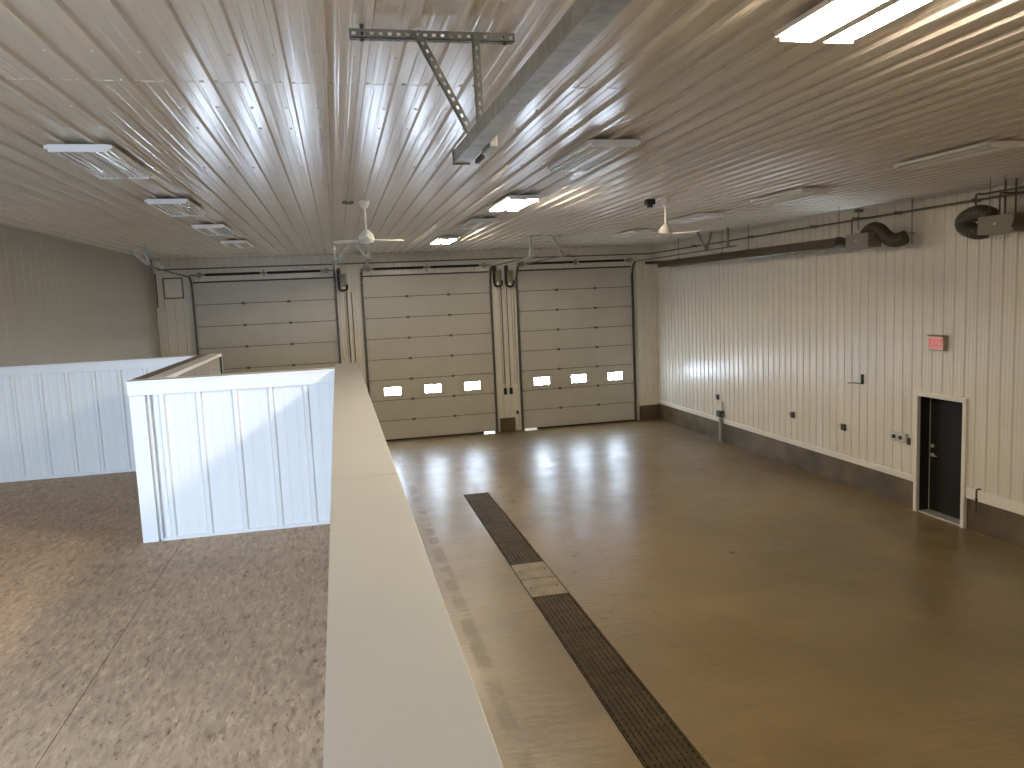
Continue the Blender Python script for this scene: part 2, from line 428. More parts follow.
# ================================================================== OVERHEAD DOORS
SEC = DH/8
def overhead_door(n, a, b, gap):
    c = (a+b)/2
    d = sroot('door_%d' % n, (c, YF-.02, 0))
    y0, y1 = YF-.045, YF-.002
    x0, x1 = a-.03, b+.03
    ww, z0w, z1w = .54, 1.345, 1.63
    for i in range(8):
        zb = i*SEC + (.045 if i == 0 else .010); zt = (i+1)*SEC - .010
        m = MB()
        if i == 2:
            xs = [x0] + [v for k in (-1.2, 0, 1.2) for v in (c+k-ww/2, c+k+ww/2)] + [x1]
            for j in range(0, 8, 2): m.box(xs[j], xs[j+1], y0, y1, zb, zt)
            for j in range(1, 7, 2): m.box(xs[j], xs[j+1], y0, y1, zb, z0w).box(xs[j], xs[j+1], y0, y1, z1w, zt)
        else:
            m.box(x0, x1, y0, y1, zb, zt)
            for q in (.22, .5, .78):       # shallow pressed lines in the sheet
                m.box(x0+.1, x1-.1, y0-.0025, y0, zb+(zt-zb)*q-.012, zb+(zt-zb)*q+.012)
        m.build('section', M['door'], d)
        if i < 7: MB().box(x0, x1, y0+.016, y1, zt, zt+.020).build('joint_shade', M['track'], d)  # dark strip in place of the shade inside the groove between sections
    for k in (-1.2, 0, 1.2):
        m = MB(); l, r = c+k-ww/2, c+k+ww/2
        m.box(l, l+.03, y0-.012, y0+.01, z0w, z1w).box(r-.03, r, y0-.012, y0+.01, z0w, z1w).box(l, r, y0-.012, y0+.01, z0w, z0w+.03).box(l, r, y0-.012, y0+.01, z1w-.03, z1w)
        f = m.build('window_frame', M['door'], d)
        MB().box(l+.02, r-.02, y0+.008, y0+.02, z0w+.02, z1w-.02).build('pane', M['pane'], f)
    g0, g1 = gap
    MB().box(x0+g0, x1-g1, y0-.006, y1, .0, .05).build('bottom_seal', M['black'], d)
    MB().box(x0, x1, y0-.012, y0+.02, DH-.01, DH+.035).build('top_seal', M['dark'], d)
    for i in range(1, 8):
        for k in (-.62, .62):
            m = MB(); m.box(c+k-.045, c+k+.045, y0-.008, y0, i*SEC-.035, i*SEC+.035); m.cyl((c+k-.03, y0-.013, i*SEC), (c+k+.03, y0-.013, i*SEC), .011, 8)
            m.build('hinge', M['track'], d)
        for s in (x0+.05, x1-.05):
            m = MB(); m.box(s-.03, s+.03, y0-.01, y0, i*SEC-.04, i*SEC+.04); m.cyl((s-.05, y0-.03, i*SEC), (s+.05, y0-.03, i*SEC), .009, 8)
            m.build('hinge', M['galv'], d)
    return d
overhead_door(1, *DOORS[0], (.0, .0))
overhead_door(2, *DOORS[1], (.0, .38))
overhead_door(3, *DOORS[2], (.42, .0))

# ------------------------------------------------------------------ door tracks
CH = [(-.03, -.012), (.03, -.012), (.03, .012), (.024, .012), (.024, -.006), (-.024, -.006), (-.024, .012), (-.03, .012)]
def door_track(x, inward, yend, zend, label, hangers):
    """inward = +1 when the door lies at larger x"""
    t = thing('door_track', (x, YF-.06, 0), label, 'door track', 'overhead door tracks')
    path = [(x, YF-.095, 0.01), (x, YF-.095, 4.72)]
    for i in range(1, 9):
        w = math.pi/2*i/8; path.append((x, YF-.095-.32*(1-math.cos(w)), 4.72+.32*math.sin(w)))
    v = MB().sweep(CH, path[:2], side=(0, 1, 0)); v.box(x-.03, x+.03, YF-.075, YF-.018, .0, 4.70)
    v.build('vertical_track', M['track'], t)
    path += [(x, yend, zend)]
    MB().sweep(CH, path[1:], side=(1, 0, 0)).build('horizontal_track', M['track'], t, smooth=False)
    for p0, p1 in hangers: MB().angle(p0, p1, .055, .006, up=(0, 1, 0)).build('hanger', M['galv'], t)
    return t
HZ = H-.02
door_track(-3.87, 1, 17.9, 5.11, 'left track of the leftmost overhead door, next to the left wall', [((-3.95, 18.0, HZ), (-3.88, 18.0, 5.12)), ((-4.3, 18.0, HZ), (-3.9, 18.0, 5.12))])
door_track(.0, -1, 17.4, 5.06, 'right track of the leftmost overhead door, ending at the left leg of the hanger frame', [((.37, 18.0, HZ), (.02, 18.0, 5.07)), ((.02, 19.5, HZ), (.02, 19.5, 5.07))])
door_track(.76, 1, 17.4, 5.06, 'left track of the middle overhead door, ending below the nearer ceiling fan', [((.42, 18.0, HZ), (.76, 18.0, 5.07)), ((.76, 18.0, HZ), (.76, 18.0, 5.07))])
door_track(4.56, -1, 17.4, 5.03, 'right track of the middle overhead door, left of the paired openers', [((4.57, 18.0, HZ), (4.57, 18.0, 5.05)), ((4.34, 18.02, HZ-.01), (4.88, 18.02, HZ-.01))])
door_track(5.37, 1, 17.4, 5.03, 'left track of the rightmost overhead door, right of the paired openers', [((5.1, 18.0, HZ), (5.37, 18.0, 5.05)), ((4.9, 18.02, HZ-.01), (5.44, 18.02, HZ-.01))])
door_track(9.10, -1, 16.5, 5.06, 'right track of the rightmost overhead door, near the right wall', [((9.25, 18.0, HZ), (9.1, 18.0, 5.05)), ((8.85, 18.0, HZ), (9.1, 18.0, 5.05)), ((9.1, 16.9, HZ), (9.1, 16.9, 5.06))])

def spring_shaft(a, b, label):
    c = (a+b)/2; y, z = YF-.17, 5.09
    t = thing('torsion_spring', (c, y, z), label, 'garage door spring', 'torsion springs over the doors')
    MB().cyl((a-.08, y, z), (b+.08, y, z), .014, 10).build('shaft', M['dark'], t, smooth=True)
    for s in (-1, 1):
        x0, x1 = sorted((c+s*.10, c+s*1.55))
        m = MB(); n = 104; path = [(x0+(x1-x0)*i/n, y, z) for i in range(n+1)]
        m.tube(path, .036, 12, ripple=.07); m.build('spring', M['black'], t)
        MB().tube([(c+s*1.66, y, z), (c+s*1.69, y, z), (c+s*1.76, y, z), (c+s*1.77, y, z)], [.08, .065, .065, .085], 16).build('cable_drum', M['galv'], t)
    m = MB(); m.box(c-.02, c+.02, y+.01, YF-.017, z-.09, z+.09); m.box(c-.035, c+.035, y-.01, y+.02, z-.05, z+.05); m.build('centre_bracket', M['galv'], t)
spring_shaft(*DOORS[0], 'black torsion springs on a shaft above the leftmost overhead door')
spring_shaft(*DOORS[1], 'black torsion springs on a shaft above the middle overhead door')
spring_shaft(*DOORS[2], 'black torsion springs on a shaft above the rightmost overhead door')

def opener(x, z, label, chain):
    y = YF-.2
    t = thing('door_opener', (x, y, z), label, 'door opener', 'wall mounted door openers')
    m = MB(); m.box(x-.075, x+.075, y-.07, y+.07, z-.08, z+.26); m.build('motor_housing', M['olive'], t, bevel=.015)
    m = MB(); m.cyl((x, y-.01, z-.16), (x, y-.01, z-.08), .06, 14); m.build('gear_cap', M['fan'], t, smooth=True)
    m = MB()
    path = [(x-.13, y-.03, z+.40), (x-.125, y-.03, z), (x-.11, y-.03, z-.13)]
    path += [(x+.115*math.sin(w), y-.03, z-.14-.075*math.cos(w)+.02) for w in [(-1.2+.3*i) for i in range(9)]] + [(x+.12, y-.03, z-.02)]
    m.tube(path, .030, 8); m.build('cradle_bracket', M['black'], t, smooth=True)
    MB().box(x-.11, x+.11, y+.07, YF-.017, z-.12, z+.30).build('mounting_plate', M['galv'], t)
    MB().cyl((x-.10, y-.02, z+.28), (x-.10, y-.02, z+.44), .05, 12).build('sprocket_cover', M['dark'], t)
    for s in (-.035, .035): MB().cyl((x+s+.05, y-.05, chain), (x+s+.05, y-.05, z-.07), .006, 6).build('hoist_chain', M['track'], t)
opener(.22, 4.70, 'door opener with black cradle on the pier between the left and middle doors', 2.6)
opener(4.76, 4.64, 'left one of the paired door openers above the pier between the middle and right doors', 1.5)
opener(5.12, 4.62, 'right one of the paired door openers above the pier between the middle and right doors', 1.5)
for x, lb in ((4.87, 'left'), (5.05, 'right')):
    t = thing('control_station', (x, YF-.03, 1.15), 'small black door control box, %s one of two low on the white pier' % lb, 'door control', 'door controls on the pier')
    MB().box(x-.045, x+.045, YF-.075, YF-.016, 1.15, 1.34).build('box', M['black'], t, bevel=.006)
    for k in range(3): MB().cyl((x, YF-.075, 1.19+k*.05), (x, YF-.083, 1.19+k*.05), .014, 10).build('button', M['plate'], t)
    tag(MB().cyl((x, YF-.035, 1.342), (x, YF-.035, 4.42), .011, 8).build('conduit', M['pipe'], smooth=True), 'thin grey conduit down the pier to the %s door control box' % lb, 'conduit', 'conduits to the door controls')
t = thing('door_sensor', (5.22, YF-.04, .52), 'small black sensor beside the right door track low on the pier', 'sensor')
MB().box(5.19, 5.25, YF-.09, YF-.017, .53, .62).build('housing', M['black'], t, bevel=.006)
MB().cyl((5.22, YF-.09, .575), (5.22, YF-.097, .575), .02, 10).build('lens', M['plate'], t)
for x, z0, lb in ((.30, 2.2, 'left'), (.44, 2.2, 'right')):
    tag(MB().cyl((x, YF-.032, z0), (x, YF-.032, 4.45), .012, 8).build('conduit', M['pipe'], smooth=True), 'grey conduit on the pier above the long half wall, %s of the pair' % lb, 'conduit', 'conduits between the left and middle doors')

# far left corner: conduit and framed hatch
tag(MB().tube([(-4.80, YF-.022, 4.25), (-4.80, YF-.022, 5.18)], .022, 8).build('conduit', M['track'], smooth=True), 'dark vertical pipe in the far left corner beside the framed hatch', 'conduit')
t = thing('wall_hatch', (-4.36, YF-.03, 4.47), 'square dark framed hatch high on the wall left of the leftmost door', 'hatch')
m = MB(); a, b, c, d = -4.62, -4.10, 4.47, 5.05
m.box(a, a+.035, YF-.045, YF-.017, c, d).box(b-.035, b, YF-.045, YF-.017, c, d).box(a, b, YF-.045, YF-.017, c, c+.035).box(a, b, YF-.045, YF-.017, d-.035, d)
m.build('frame', M['track'], t)
MB().box(a+.035, b-.035, YF-.028, YF-.017, c+.035, d-.035).build('panel', M['wall'], t)
tag(MB().tube([(-3.98, 19.5, 5.28), (-3.98, 19.5, 5.22), (-3.965, 19.49, 5.17), (-3.90, 19.46, 5.145)], [.05, .05, .045, .04], 12).build('track_bumper', M['fan'], smooth=True), 'small white elbow beside the left door track near the far left corner', 'fitting')

# ================================================================== CEILING LIGHTS
def ceiling_light(loc, lit, label, group):
    x, y, z = loc
    t = thing('ceiling_light', loc, label, 'ceiling light', group)
    W, Ln = .225, .70
    zt, zb = z-.036, z-.072
    MB().box(x-W, x+W, y-Ln+.012, y+Ln-.012, zt-.008, zt).build('housing', M['white'], t)
    for s in (-1, 1):
        a, b = sorted((y+s*Ln, y+s*(Ln-.012)))
        MB().box(x-W, x+W, a, b, zb-.025, zt-.0).build('end_plate', M['white'], t)
    m = MB(); m.sweep([(-.055, zt-.01-z), (-.036, zb-.026-z), (.036, zb-.026-z), (.055, zt-.01-z)], [(x, y-Ln+.014, z), (x, y+Ln-.014, z)]); m.build('ballast_cover', M['white'], t)
    for s in (-1, 1):
        a, b = sorted((x+s*W, x+s*(W+.028))); MB().box(a, b, y-Ln, y+Ln, zb, zb+.03).build('side_flange', M['white'], t)
    for s in (-1, 1):
        m = MB()
        for k in range(3):
            cx = x + s*(.082+.053*k); w = .0265
            prof = [(cx-w, zb+.004), (cx-w*.75, zt-.018), (cx, zt-.010), (cx+w*.75, zt-.018), (cx+w, zb+.004)]
            n = len(m.v)
            pts = [(p[0], y-Ln+.02, p[1]) for p in prof] + [(p[0], y+Ln-.02, p[1]) for p in prof]
            m.poly(pts, [(i, i+1, i+6, i+5) for i in range(4)])
        m.build('reflector', M['mirror'], t)
        for k in range(3):
            cx = x + s*(.082+.053*k)
            MB().cyl((cx, y-Ln+.03, zb-.010), (cx, y+Ln-.03, zb-.010), .013, 10).build('lamp_tube', M['tube_on' if lit else 'tube_off'], t, smooth=True)
    return t
LX, MX, RXX = -1.96, 2.64, 6.94
row = 'fluorescent lights hung in rows under the ribbed ceiling'
off = ceiling_light((LX, 7.75, H), False, 'unlit ceiling light at the left with a white end plate, nearest of the left row', row)
for y, lb in ((11.1, 'second of the left row of unlit ceiling lights, behind the nearest one'),
              (14.25, 'third of the left row of unlit ceiling lights, small white bar at mid left'),
              (17.5, 'farthest of the left row of unlit ceiling lights, above the leftmost overhead door')):
    dup(off, (LX, y, H), lb, row)
dup(off, (MX-.06, 7.55, H), 'unlit ceiling light in the middle row, just beyond the end of the steel rail', row)
dup(off, (MX, 14.25, H), 'unlit ceiling light between the two small lit ones of the middle row', row)
for y, lb in ((7.6, 'unlit ceiling light nearest in the right row, at the right edge of the ceiling'),
              (10.95, 'unlit ceiling light second in the right row, above the burner box of the long heater'),
              (14.15, 'unlit ceiling light third in the right row, right of the far ceiling fan'),
              (17.4, 'unlit ceiling light farthest in the right row, behind the far ceiling fan')):
    dup(off, (RXX, y, H), lb, row)
on = ceiling_light((MX+.05, 3.27, H), True, 'brightly lit ceiling light overhead at the top right, nearest the camera', row)
dup(on, (MX, 11.25, H), 'lit ceiling light in the middle row, the larger of the two far glowing ones', row)
dup(on, (MX-.11, 18.0, H), 'lit ceiling light in the middle row, the small farthest glowing one above the middle door', row)

# ================================================================== CEILING FANS
def ceiling_fan(x, y, rz, label):
    t = thing('ceiling_fan', (x, y, H), label, 'ceiling fan', 'ceiling fans')
    MB().tube([(x, y, H-.012), (x, y, H-.03), (x, y, H-.10), (x, y, H-.12)], [.07, .075, .05, .02], 16).build('canopy', M['fan'], t, smooth=True)
    MB().cyl((x, y, H-.12), (x, y, 5.13), .014, 10).build('downrod', M['fan'], t, smooth=True)
    MB().tube([(x, y, 5.14), (x, y, 5.12), (x, y, 5.07), (x, y, 5.0), (x, y, 4.965), (x, y, 4.95)], [.03, .05, .10, .115, .09, .03], 20).build('motor', M['fan'], t, smooth=True)
    for k in range(3):
        w = rz + k*2*math.pi/3; dx = Vector((math.cos(w), math.sin(w), 0)); sx = Vector((-math.sin(w), math.cos(w), 0))
        o = Vector((x, y, 5.0)); up = Vector((0, 0, 1)); tw = (sx*math.cos(.2)+up*math.sin(.2))
        m = MB(); pts = []
        prof = [(.10, .02), (.17, .045), (.30, .065), (.52, .062), (.56, .045)]
        for r, hw_ in prof:
            for zz in (-.004, .004):
                pts += [o+dx*r-tw*hw_+up*zz, o+dx*r+tw*hw_+up*zz]
        fs = []
        for i in range(len(prof)-1):
            a = 4*i; b = a+4
            fs += [(a, a+1, b+1, b), (a+2, b+2, b+3, a+3), (a, b, b+2, a+2), (a+1, a+3, b+3, b+1)]
        fs += [(0, 2, 3, 1), (16, 17, 19, 18)]
        m.poly(pts, fs); m.build('blade', M['fan'], t)
    return t
ceiling_fan(.47, 11.09, math.radians(22), 'white ceiling fan on a rod in front of the middle door')
ceiling_fan(5.10, 11.43, math.radians(75), 'white ceiling fan on a rod near the right wall in front of the rightmost door')
tag(MB().box(.17, .33, 11.05, 11.13, H-.05, H-.016).box(.2, .3, 11.06, 11.12, H-.06, H-.05).build('junction_box', M['track'], bevel=.004), 'flat dark junction box on the ceiling left of the nearer fan', 'junction box')
tag(MB().box(4.78, 4.92, 11.37, 11.49, H-.10, H-.016).box(4.81, 4.89, 11.39, 11.47, H-.14, H-.10).build('junction_box', M['black'], bevel=.006), 'small black box on the ceiling left of the far fan rod', 'junction box')

# ================================================================== REAR DOOR TRACK OVERHEAD
t = thing('overhead_track', (.78, 4.0, 4.95), 'grey steel door rail hanging overhead from perforated angle iron, ending above the half wall', 'door rail')
p0, p1 = Vector((.775, 4.62, 4.955)), Vector((.80, -.9, 4.92))
BIG = [(-.045, -.035), (.045, -.035), (.045, .035), (.037, .035), (.037, -.027), (-.037, -.027), (-.037, .035), (-.045, .035)]
MB().sweep(BIG, [p0, p1]).build('rail', M['galv'], t)
m = MB(); m.box(.725, .825, 4.60, 4.625, 4.91, 5.0); m.build('end_stop', M['track'], t)
MB().box(.83, .87, 4.02, 4.25, 4.90, 4.99).build('splice_plate', M['galv'], t, bevel=.004)
MB().box(.83, .85, 4.28, 4.46, 4.89, 4.915).build('bumper', M['black'], t)
def perforated(p0, p1, w=.045, th=.004, name='hanger'):
    """slotted angle: two flanges, each a ladder of slots"""
    p0, p1 = Vector(p0), Vector(p1); d = (p1-p0); L = d.length; d.normalize()
    a = d.cross(Vector((0, 1, 0))).normalized(); b = a.cross(d).normalized()
    m = MB()
    def slab(u0, u1, v0, v1, fl):
        A, N = (a, b) if fl == 0 else (b, a)
        pts = [p0+d*u+A*v+N*q for q in (0, th) for u, v in ((u0, v0), (u1, v0), (u1, v1), (u0, v1))]
        m.poly(pts, [(0,1,2,3),(4,7,6,5),(0,4,5,1),(1,5,6,2),(2,6,7,3),(3,7,4,0)])
    n = max(3, int(L/.045)); s = L/n
    for fl in (0, 1):
        slab(0, L, 0, w*.32, fl); slab(0, L, w*.68, w, fl)
        for i in range(n+1):
            slab(max(0, i*s-s*.28), min(L, i*s+s*.28), w*.32, w*.68, fl)
    return m.build(name, M['angle'], t)
perforated((.155, 4.16, H-.076), (1.02, 4.16, H-.076), name='ceiling_angle')
perforated((.48, 4.15, H-.045), (.765, 4.12, 4.93), w=.036)
perforated((.79, 4.15, H-.045), (.79, 4.12, 4.93), w=.036)
for x in (.22, .97): MB().cyl((x, 4.185, H-.002), (x, 4.185, H-.085), .010, 6).build('bolt', M['dark'], t)

# ================================================================== RADIANT TUBE HEATERS
def spline(pts, n=6):
    pts = [Vector(p) for p in pts]; out = []
    q = [pts[0]*2-pts[1]] + pts + [pts[-1]*2-pts[-2]]
    for i in range(1, len(q)-2):
        for k in range(n):
            u = k/n; a, b, c, d = q[i-1], q[i], q[i+1], q[i+2]
            out.append(.5*((2*b)+(c-a)*u+(2*a-5*b+4*c-d)*u*u+(3*b-a-3*c+d)*u**3))
    out.append(pts[-1]); return out
def heater(label, ya, yb, box, duct, hang, xx=9.3):
    z = 4.83
    t = thing('tube_heater', (xx, (ya+yb)/2, z), label, 'heater', 'radiant tube heaters')
    m = MB()
    prof = [(-.19, -.10), (-.10, .06), (0, .09), (.10, .06), (.19, -.10), (.18, -.105), (.095, .05), (0, .08), (-.095, .05), (-.18, -.105)]
    m.sweep(prof, [(xx, ya, z+.04), (xx, yb, z+.04)]); m.build('reflector', M['brown'], t)
    MB().cyl((xx, ya-.1, z), (xx, yb+.35, z), .05, 14).build('tube', M['brown'], t, smooth=True)
    if yb > 20: MB().tube([(xx-.02, yb+.1, z+.09), (xx-.05, yb+1.0, z+.12), (xx-.1, yb+1.1, z+.13)], .05, 12).build('exhaust_pipe', M['brown'], t, smooth=True)
    b0, b1 = box
    bx = MB().box(xx-.14, xx+.14, b0, b1, z-.12, z+.14).build('burner_box', M['olive'], t, bevel=.012)
    MB().box(xx-.143, xx-.139, b0+.08, b1-.08, z-.08, z+.10).build('access_panel', M['olive'], bx)
    MB().cyl((xx-.14, b0+.5*(b1-b0), z+.02), (xx-.15, b0+.5*(b1-b0), z+.02), .02, 10).build('sight_glass', M['steel'], bx)
    m = MB(); m.tube(spline(duct, 9), .118, 18, ripple=.035); m.build('flex_duct', M['duct'], t)
    for y in hang:
        m = MB(); m.cyl((xx, y, z+.13), (xx, y, HZ), .007, 6); m.box(xx-.06, xx+.06, y-.012, y+.012, z+.10, z+.14); m.build('hanger_rod', M['track'], t)
heater('long brown radiant tube heater high along the right wall, stretching towards the overhead doors', 12.9, 21.0, (12.0, 12.62),
       [(9.4, 12.40, 4.88), (9.4, 12.32, 4.98), (9.4, 12.16, 5.04), (9.4, 11.99, 4.99), (9.41, 11.86, 4.88), (9.43, 11.74, 4.81), (9.46, 11.62, 4.80), (9.5, 11.50, 4.83)], (13.0, 16.27, 17.53, 20.0))
heater('nearer radiant tube heater at the right edge with a curled grey hose', 3.0, 9.0, (9.0, 9.62),
       [(9.4, 9.60, 4.98), (9.4, 9.80, 5.05), (9.41, 10.02, 5.03), (9.42, 10.16, 4.95), (9.44, 10.12, 4.86), (9.5, 9.98, 4.79), (9.58, 9.86, 4.80)], (9.3, 9.55, 5.0))

def pipe(name, pts, r, m, label, cat, group=None, straps=()):
    t = thing(name, pts[0], label, cat, group)
    mb_ = MB(); mb_.tube(pts, r, 10); mb_.build('run', M[m], t, smooth=True)
    for (x0, x1, y0, y1, z0, z1) in straps: MB().box(x0, x1, y0, y1, z0, z1).build('strap', M['track'], t)
    return t
def elbow(pts, r=.05):
    pts = [Vector(p) for p in pts]; out = [pts[0]]
    for i in range(1, len(pts)-1):
        a = (pts[i-1]-pts[i]).normalized(); b = (pts[i+1]-pts[i]).normalized()
        out += [pts[i]+a*r, pts[i]+(a+b)*r*.28, pts[i]+b*r]
    return out + [pts[-1]]
pipe('gas_pipe', elbow([(-4.72, 22.93, 5.27), (9.73, 22.93, 5.27), (9.73, 9.0, 5.29)], .08), .019, 'pipe',
     'dark gas pipe along the top of the far wall and the right wall', 'pipe', None,
     [(x-.012, x+.012, 22.90, 23.003, 5.245, 5.30) for x in (-3.0, -1.0, .4, 2.7, 5.0, 7.2)] + [(9.70, 9.853, y-.012, y+.012, 5.26, 5.32) for y in (20., 17., 14.5, 12., 10.3)])
pipe('branch_pipe', elbow([(9.55, 9.0, 5.34), (9.55, 9.93, 5.34), (9.42, 9.93, 5.34), (9.42, 9.93, 5.175)], .03), .016, 'pipe', 'short branch gas pipe dropping to the curled hose of the nearer heater', 'pipe')
pipe('gas_drop', elbow([(9.709, 12.56, 5.27), (9.25, 12.56, 5.27), (9.25, 12.56, 4.972)], .03), .013, 'pipe', 'short gas drop down to the burner box of the long heater', 'pipe')
pipe('gas_drop', elbow([(9.709, 9.4, 5.287), (9.32, 9.4, 5.287), (9.32, 9.4, 4.972)], .03), .013, 'pipe', 'short gas drop down to the burner box of the nearer heater', 'pipe')
tag(MB().cyl((9.80, 11.70, 4.72), (9.80, 11.70, H-.03), .014, 8).box(9.775, 9.85, 11.68, 11.72, 4.9, 4.93).build('conduit', M['galv'], smooth=True), 'grey vertical conduit high on the right wall between the two heaters', 'conduit')
tag(MB().cyl((9.78, 13.09, 5.1), (9.78, 13.09, H-.06), .010, 8).box(9.73, 9.85, 13.04, 13.14, H-.12, H-.06).build('conduit', M['pipe'], smooth=True), 'thin grey wire drop with a small box above the long heater burner', 'conduit')
for y, lb in ((9.79, 'left'), (9.60, 'right')):
    tag(MB().cyl((9.80, y, 4.9), (9.80, y, H-.03), .014, 8).build('conduit', M['pipe'], smooth=True), 'thin vertical conduit behind the nearer heater, %s one of two' % lb, 'conduit', 'conduits behind the nearer heater')

# ================================================================== RIGHT WALL
d4 = sroot('door_4', (XR, 11.03, 0))
y0, y1, zt = D4[0], D4[1], D4[2]
m = MB(); m.box(XR-.05, XR+.02, y0-.075, y0, 0, zt+.075).box(XR-.05, XR+.02, y1, y1+.075, 0, zt+.075).box(XR-.05, XR+.02, y0, y1, zt, zt+.075)
m.build('frame', M['trim'], d4, bevel=.006)
m = MB(); m.box(XR+.02, XR+.26, y0-.02, y0, 0, zt).box(XR+.02, XR+.26, y1, y1+.02, 0, zt).box(XR+.02, XR+.26, y0, y1, zt, zt+.02)
m.build('jamb', M['jamb'], d4)
lf = MB().box(XR+.20, XR+.245, y0+.006, y1-.006, .03, zt-.006).build('leaf', M['leaf'], d4, bevel=.004)
MB().box(XR+.196, XR+.2, y1-.035, y1-.012, .04, zt-.02).build('edge_strip', M['galv'], lf)
m = MB(); m.tube([(XR+.20, y1-.1, 1.03), (XR+.15, y1-.1, 1.03)], .014, 10); m.tube([(XR+.15, y1-.1, 1.03), (XR+.148, y1-.24, 1.03)], .012, 10); m.cyl((XR+.2, y1-.1, 1.03), (XR+.188, y1-.1, 1.03), .035, 16)
m.build('handle', M['steel'], lf, smooth=True)
m = MB(); m.cyl((XR+.2, y1-.1, 1.19), (XR+.18, y1-.1, 1.19), .033, 16); m.box(XR+.165, XR+.18, y1-.106, y1-.094, 1.165, 1.215); m.build('deadbolt', M['steel'], lf, smooth=True)
m = MB()
for z in (.3, 1.05, 1.8): m.cyl((XR+.19, y0+.012, z-.05), (XR+.19, y0+.012, z+.05), .010, 8)
m.build('hinge', M['steel'], lf)
MB().box(XR+.0, XR+.25, y0, y1, 0, .022).build('threshold', M['steel'], d4)
MB().box(XR+.252, XR+.27, y0-.02, y1+.02, 0, zt+.02).build('backing', M['black'], d4)

t = thing('exit_sign', (XR, 11.07, 2.92), 'square red exit sign on the right wall above the dark door', 'exit sign')
MB().box(XR-.10, XR-.016, 10.90, 11.24, 2.91, 3.17).build('housing', M['signbox'], t, bevel=.008)
MB().box(XR-.104, XR-.0995, 10.915, 11.225, 2.925, 3.145).build('face', M['signface'], t)
MB().box(XR-.112, XR-.10, 10.89, 11.25, 3.145, 3.175).build('top_lip', M['brown'], t)
cu = bpy.data.curves.new('exit_text', 'FONT'); cu.body = 'EXIT'; cu.size = .165; cu.align_x = 'CENTER'; cu.extrude = .002; cu.offset = .004
to = bpy.data.objects.new('exit_text', cu); COL.objects.link(to)
bpy.context.view_layer.update()
me = bpy.data.meshes.new_from_object(to.evaluated_get(bpy.context.evaluated_depsgraph_get()))
bpy.data.objects.remove(to)
me.transform(Matrix(((0, 0, -1, 0), (-.93, 0, 0, 0), (0, 1.15, 0, 0), (0, 0, 0, 1))))
me.materials.clear(); me.materials.append(M['signred'])
lo = bpy.data.objects.new('lettering', me); COL.objects.link(lo); lo.parent = t
lo.location = Vector((XR-.1062, 11.07, 2.972)) - t.location

for i, (y, z, lb) in enumerate(((18.9, 1.13, 'dark outlet box on the right wall above the standpipe, farthest of three'), (15.38, 1.14, 'dark outlet box on the right wall halfway between the standpipe and the door'), (13.58, 1.14, 'dark outlet box low on the right wall below the small bracket'))):
    t = thing('outlet_box', (XR-.02, y, z), lb, 'outlet', 'outlets on the right wall')
    MB().box(XR-.06, XR-.017, y-.06, y+.06, z, z+.13).build('box', M['plate'], t, bevel=.006)
    MB().box(XR-.067, XR-.06, y-.05, y+.05, z+.01, z+.12).build('cover', M['dark'], t, bevel=.003)
    MB().box(XR-.05, XR-.017, y+.07, y+.16, z+.07, z+.10).build('cable_clip', M['cap'], t)

t = thing('switch_panel', (XR-.02, 11.98, 1.18), 'pale switch panel with two dark dials on the wall left of the dark door', 'switch')
MB().box(XR-.05, XR-.017, 11.80, 12.20, 1.19, 1.36).build('backplate', M['cap'], t, bevel=.005)
for y in (12.09, 11.92):
    m = MB(); m.box(XR-.062, XR-.05, y-.055, y+.055, 1.22, 1.33); m.build('switch_plate', M['fan'], t, bevel=.004)
    MB().tube([(XR-.062, y, 1.275), (XR-.085, y, 1.275), (XR-.09, y, 1.275)], [.04, .038, .03], 14).build('dial', M['plate'], t, smooth=True)
MB().box(XR-.06, XR-.017, 11.72, 11.76, 1.17, 1.30).build('side_box', M['plate'], t, bevel=.005)
MB().cyl((XR-.03, 11.92, 1.36), (XR-.03, 11.92, 2.1), .008, 8).build('cable', M['cap'], t)

t = thing('wall_bracket', (XR-.02, 13.05, 2.15), 'small black bracket with a thin arm on the right wall left of the exit sign', 'bracket')
MB().box(XR-.06, XR-.017, 12.99, 13.03, 2.14, 2.33).build('plate', M['black'], t, bevel=.004)
MB().tube([(XR-.035, 13.04, 2.15), (XR-.035, 13.3, 2.14), (XR-.035, 13.44, 2.12)], .011, 8).build('arm', M['pipe'], t, smooth=True)

t = thing('standpipe', (9.79, 18.65, 0), 'grey pipe stub with a dark valve standing at the curb of the right wall', 'pipe')
MB().tube([(9.79, 18.65, 0), (9.79, 18.65, .70)], .055, 14).build('pipe', M['galv'], t, smooth=True)
MB().box(9.70, 9.85, 18.56, 18.74, .70, .86).build('valve', M['plate'], t, bevel=.01)
MB().cyl((9.79, 18.56, .77), (9.79, 18.42, .77), .018, 8).build('outlet_spout', M['galv'], t)
MB().tube([(9.82, 18.65, .86), (9.82, 18.65, 1.10)], .03, 10).build('riser', M['fan'], t, smooth=True)
t = thing('cable_stub', (XR-.03, 10.22, .0), 'thin dark cable over the white base trim just right of the dark door', 'cable')
MB().tube([(XR-.035, 10.222, .33), (XR-.035, 10.222, .70), (XR-.035, 10.20, .725), (XR-.035, 10.14, .735)], .013, 8).build('cable', M['plate'], t, smooth=True)
MB().box(XR-.045, XR-.0, 10.205, 10.24, .53, .56).build('clip', M['dark'], t)

